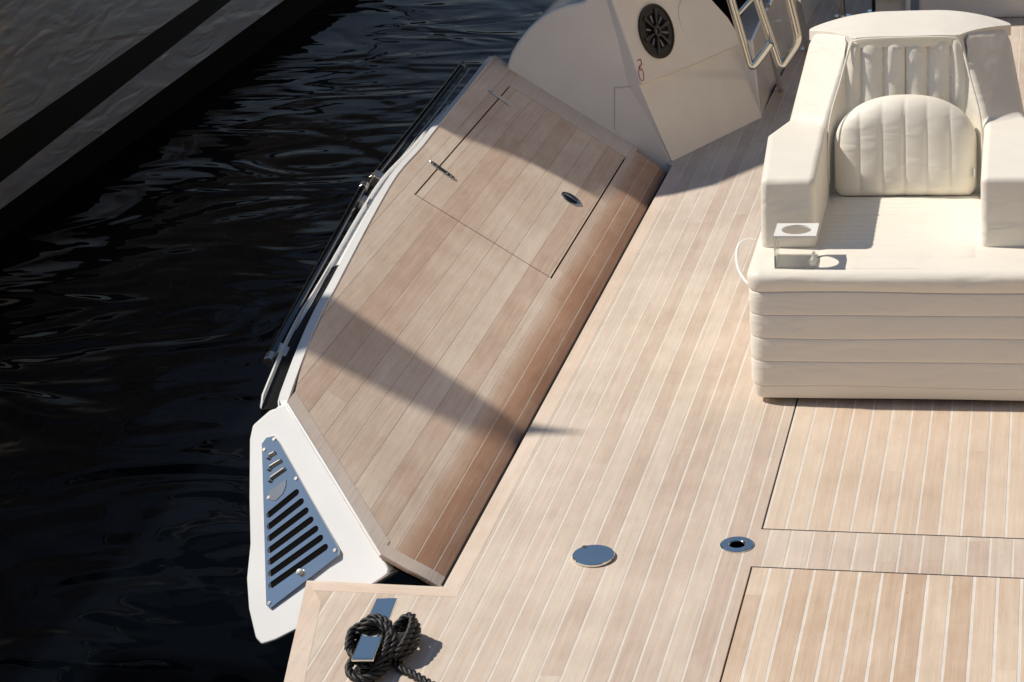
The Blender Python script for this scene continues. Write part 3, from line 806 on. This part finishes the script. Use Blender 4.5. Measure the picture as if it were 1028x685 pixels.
pts = [sz(758, 241, 0, 6.50), sz(750, 241, 0, 6.46), sz(742, 246, 0, 6.42), sz(739.5, 259, 0, 6.38), sz(742, 272, 0, 6.32), sz(749, 283, 0, 6.26), sz(755, 287, 0, 6.2)]
b = B(); tube(b, smooth_path(pts, 8), .0055, 10)
build('cord_loop', b, M_white, label='thin white cord loop hanging off the left side of the seat', cat='cord')

# ------------------------------------------------------------------ deck fittings
c = onz(596, 560)
cap = empty('filler_cap', (c.x, c.y, 0), label='flat round polished steel cap raised on the teak deck', cat='deck cap')
def lathe(prs, k=48):
    b = B(); V = [[b.verts.new((r*math.cos(2*math.pi*i/k), r*math.sin(2*math.pi*i/k), z)) for i in range(k)] for r, z in prs]
    for A, C in zip(V, V[1:]):
        for i in range(k): b.faces.new((A[i], A[(i+1) % k], C[(i+1) % k], C[i]))
    b.faces.new(V[-1]); b.faces.new(V[0][::-1]); return b
build('lid', lathe([(.054, .0005), (.0595, .002), (.0600, .008), (.0585, .0102), (.0575, .0106)]), M_steel, cap, ang=8)
nx_ = Vector((-.033, .041, 0))
b = lathe([(.009, .0108), (.009, .0113)], 16); bmesh.ops.translate(b, verts=b.verts, vec=nx_); build('finger_notch', b, M_satin, cap)
c = onz(740, 547.5)
dr = empty('deck_socket', (c.x, c.y, 0), label='flush steel ring with dark centre hole set in the teak near the hatch corners', cat='deck socket')
k = 40; b = B(); prs = [(.0475, .0006), (.0475, .003), (.045, .0042), (.024, .0042), (.021, .002), (.021, .0006)]
V = [[b.verts.new((r*math.cos(2*math.pi*i/k), r*math.sin(2*math.pi*i/k), z)) for i in range(k)] for r, z in prs]
for A, C in zip(V, V[1:]):
    for i in range(k): b.faces.new((A[i], A[(i+1) % k], C[(i+1) % k], C[i]))
build('ring', b, M_steel, dr, ang=8)
build('hole', lathe([(.0205, .0006), (.0205, .0006)], 24), M_dark, dr)
for i in range(4):
    a = math.pi/2*i + .75; b = lathe([(.0035, .0043), (.003, .0052)], 10); bmesh.ops.translate(b, verts=b.verts, vec=(.034*math.cos(a), .034*math.sin(a), 0)); build('screw', b, M_satin, dr)

# ------------------------------------------------------------------ cleat and mooring rope
ztop = .072
e0 = onz(388, 601, ztop); e1 = onz(364, 660, ztop)
ax = (e0-e1); ax.z = 0; LEN = ax.length; ax.normalize(); sx = Vector((ax.y, -ax.x, 0)); mid = (e0+e1)/2; mid.z = 0
ang_ = math.atan2(ax.x, ax.y)
cl = empty('mooring_cleat', (mid.x, mid.y, 0), -ang_, label='polished flat bar cleat wrapped in black rope at the deck corner', cat='cleat')
def bar(hw, y0, y1, z0, z1, mat=M_steel, bev=.005, nm='x', taper=0):
    b = B(); box(b, -hw, y0, z0, hw, y1, z1)
    for v_ in b.verts:
        if taper and abs(v_.co.y) > LEN*.4 and v_.co.z < (z0+z1)/2: v_.co.z += taper
    return build(nm, b, mat, cl, bevel=bev, seg=3)
h_ = LEN/2+.006
bar(.030, -h_, h_, ztop-.018, ztop, nm='horn', taper=.006)
bar(.026, -h_-.05, h_-.10, .0005, .006, nm='base_plate', bev=.002)
bar(.017, -.085, -.05, .006, ztop-.017, nm='post', bev=.004); bar(.017, .05, .085, .006, ztop-.017, nm='post', bev=.004)
def cw(u, v_, z): return Vector((mid.x, mid.y, 0)) + sx*u + ax*v_ + Vector((0, 0, z))
def rope(b, pts, r, twist=.062, closed=False):
    P = smooth_path(pts, 10, closed); 
    # resample evenly
    D = [0]
    for a, c_ in zip(P, P[1:]): D.append(D[-1] + (c_-a).length)
    n = max(8, int(D[-1]/.0042)); Q = []; j = 0
    for i in range(n+1):
        d = D[-1]*i/n
        while j < len(D)-2 and D[j+1] < d: j += 1
        f = (d-D[j])/max(1e-9, D[j+1]-D[j]); Q.append(P[j].lerp(P[j+1], min(1, f)))
    up = Vector((0, 0, 1))
    for s in range(3):
        pts_ = []
        fr = (Q[1]-Q[0]).normalized().orthogonal().normalized()
        for i, q_ in enumerate(Q):
            tt = (Q[min(i+1, n)] - Q[max(i-1, 0)]).normalized(); fr = (fr - tt*fr.dot(tt)).normalized(); g_ = tt.cross(fr)
            a = 2*math.pi*(D[-1]*i/n/twist + s/3)
            pts_.append(q_ + (fr*math.cos(a) + g_*math.sin(a))*r*.56)
        tube(b, pts_, r*.50, 8)
M_rope = plain('black_rope', (.012, .011, .010), .36, bump=.5, bscale=900)
b = B(); rr = .0112
def ell(cu, cv, au, av, z0, z1, tw, a0_=0, a1=360, n=14):
    out = []
    for i in range(n+1):
        a = R(a0_ + (a1-a0_)*i/n); t_ = i/n
        out.append(cw(cu + au*math.cos(a)*math.cos(tw) - av*math.sin(a)*math.sin(tw), cv + au*math.cos(a)*math.sin(tw) + av*math.sin(a)*math.cos(tw), z0 + (z1-z0)*.5*(1+math.sin(a*1.0+.6))))
    return out
# turns under the horns and crossing over the bar
rope(b, ell(-.002, -.030, .050, .070, .018, .034, .10, 0, 350), rr)
rope(b, ell(-.004, -.028, .058, .078, .040, .054, .05, 20, 385), rr)
rope(b, ell(.000, -.105, .050, .060, .016, .030, .0, 10, 380), rr)
rope(b, [cw(-.058, -.07, .045), cw(-.062, -.01, .060), cw(-.045, .010, .068), cw(-.005, .024, .087), cw(.036, .004, .080), cw(.046, -.04, .066), cw(.040, -.11, .045), cw(.02, -.15, .02)], rr)
rope(b, [cw(-.050, .0, .050), cw(-.030, -.012, .075), cw(.0, .000, .088), cw(.035, -.018, .079), cw(.062, -.05, .060), cw(.050, -.11, .035)], rr)
# bunched coil on the right side
rope(b, [cw(.04, .02, .050), cw(.068, .060, .066), cw(.092, .046, .074), cw(.095, .0, .066), cw(.085, -.06, .055), cw(.06, -.09, .030)], rr)
rope(b, [cw(.05, .06, .035), cw(.082, .068, .050), cw(.106, .022, .054), cw(.096, -.035, .042), cw(.075, -.085, .020)], rr)
rope(b, [cw(.035, .09, .018), cw(.09, .075, .022), cw(.10, -.02, .025), cw(.06, -.08, .018)], rr)
# tail running off over the deck
tl = [cw(.03, -.06, .045)] + [onz(*q_, .0135) for q_ in ((398, 668), (415, 677), (434, 688), (470, 706), (530, 740))]
rope(b, tl, rr)
ro = build('mooring_rope', b, M_rope, label='black twisted mooring rope wound round the cleat and trailing off', cat='rope', ang=80)

# ------------------------------------------------------------------ neighbouring yacht
nb_ = empty('moored_yacht', (-6.05, 12, -1.0), label='dark grey hull side of the neighbouring yacht with black band and pale stripe', cat='yacht')
NX = -6.05
def slopeline(y, ya, za, yb, zb): return za + (zb-za)*(y-ya)/(yb-ya)
zt = lambda y: slopeline(y, 10.97, -.532, 14.25, -.455)
zs1 = lambda y: slopeline(y, 10.88, -.775, 14.83, -.600)
zs0 = lambda y: slopeline(y, 10.82, -.923, 16.0, -.861)
def wall(name, fa, fb, x, mat, y0=-2, y1=26, n=14, dx=-.3):
    b = B(); V = []
    for i in range(n+1):
        y = y0 + (y1-y0)*i/n; a_, c_ = fa(y), fb(y)
        V.append([b.verts.new((x, y, a_)), b.verts.new((x - .12*max(0, c_+.5)*0, y, c_)), b.verts.new((x+dx, y, c_)), b.verts.new((x+dx, y, a_))])
    for A, C in zip(V, V[1:]):
        for j in range(4): b.faces.new((A[j], A[(j+1) % 4], C[(j+1) % 4], C[j]))
    b.faces.new(V[0]); b.faces.new(V[-1][::-1]); return build(name, b, mat, nb_, world=True, smooth=False)
wall('hull', zt, lambda y: 1.8, NX, M_nhull)
wall('black_band', zs1, zt, NX, M_nblack)
wall('pale_stripe', zs0, zs1, NX+.004, M_nstripe)
wall('antifouling', lambda y: -2.0, zs0, NX-.004, M_nanti)
b = B(); box(b, -9.5, -2, 1.80, NX+.05, 26, 1.88); build('side_deck', b, M_gelw, nb_, world=True, bevel=.02)
b = B(); box(b, -9.3, 9.6, 1.88, -6.9, 26, 7.0); build('sky_block_cabin', b, plain('cabin_grey', (.16, .135, .11), .4), nb_, world=True, bevel=.05)  # unseen cabin, made tall and dark to block sky reflections in the water
for i in range(4):
    b = B(); box(b, -6.9, 10+3.4*i, 3.0, -6.88, 12.6+3.4*i, 3.9); build('cabin_window', b, M_blackgel, nb_, world=True, bevel=.008)
# unseen canvas sheet added above the frame, outline traced back from the large shadow
zf = 2.0
can = empty('shadow_caster', (-2.5, 12, zf), label='unseen grey canvas sheet added above the forward deck to cast the large shadow', cat='shadow_caster')
sh_pts = [(-3.3, .4, 7.60), (-2.45, .46, 7.70), (-2.318, .459, 7.767), (-2.121, .334, 7.913), (-1.989, .243, 7.96), (-1.793, .107, 8.0), (-1.62, -.08, 8.19), (-1.519, 0, 8.279), (-1.35, 0, 8.42), (-1.178, 0, 8.706), (-.95, 0, 9.1), (-.45, 0, 9.5), (-.22, 0, 9.8), (-.22, 0, 11.1), (.8, 0, 11.2), (3.0, 0, 11.2), (3.0, 0, 11.75), (-.1, 0, 11.75)]
SL = 1/math.tan(R(EL))
fl = [(x-(zf-z_)*SL, y + (zf-z_)*YSH) for x, z_, y in sh_pts] + [(-2.0, 24), (-5.2, 24)]
b = B(); prism(b, [(x, y, zf) for x, y in fl], (0, 0, .012)); build('canvas', b, M_canvas, can, world=True, smooth=False)
for y in (14, 20):
    for x in (-2.1,):
        b = B(); tube(b, [(x, y, 0), (x, y, zf)], .025, 10); build('pole', b, M_steel, can, world=True)
# the quay the photograph was taken from, put in with an unseen building for warm bounce light
b = B(); box(b, -40, -40, -3, 40, .9, .95); qy = build('quay', b, plain('pale_stone', (.32, .26, .20), .8, bump=.4, bscale=40), smooth=False, kind='structure')
hb = empty('bounce_building', (11, 8, 0), label='unseen sandy stone building added right of the yacht for warm bounce light', cat='building')
b = B(); box(b, 9.5, -20, -1.3, 18, 40, 9); build('wall', b, plain('sandstone', (.52, .42, .31), .85), hb, world=True, smooth=False)
b = B(); box(b, 9.3, -20.2, 9, 18.2, 40.2, 9.3); build('roof', b, plain('roof_tile', (.30, .14, .08), .8), hb, world=True, smooth=False)
for i in range(10):
    for z_ in (2.2, 5.4):
        b = B(); box(b, 9.46, -16+5.4*i, z_, 9.499, -14.8+5.4*i, z_+1.7); build('window', b, M_blackgel, hb, world=True, smooth=False)
fb = empty('reflection_building', (-30, 70, 0), label='unseen brown grey building added far ahead to tint the water reflections', cat='building')  # added out of view so the water mirrors brown instead of sky
b = B(); box(b, -90, 70, -1.3, -6, 90, 10); build('wall', b, plain('brown_render', (.40, .29, .20), .85), fb, world=True, smooth=False)
for i in range(13):
    for z_ in (2.5, 6.5):
        b = B(); box(b, -86+6*i, 69.9, z_, -83.2+6*i, 69.99, z_+2.6); build('window', b, M_blackgel if (i+int(z_)) % 3 else M_white, fb, world=True, smooth=False)
# unseen pointed sheet added overhead, cut to cast the tapering shadow band
b = B(); zs = 3.2
sl = [(-4.06, 5.885), (-4.22, 5.93), (-4.36, 5.985), (-4.60, 6.03), (-6.9, 6.25), (-6.9, 4.6), (-4.75, 5.52), (-4.60, 5.62), (-4.45, 5.69), (-4.36, 5.755), (-4.31, 5.845), (-4.2, 5.872)]
prism(b, [(x+SHX(zs), y + (zs-.2)*YSH, zs) for x, y in sl], (0, 0, .006)); build('band_shadow_caster', b, M_canvas, nb_, world=True, smooth=False)
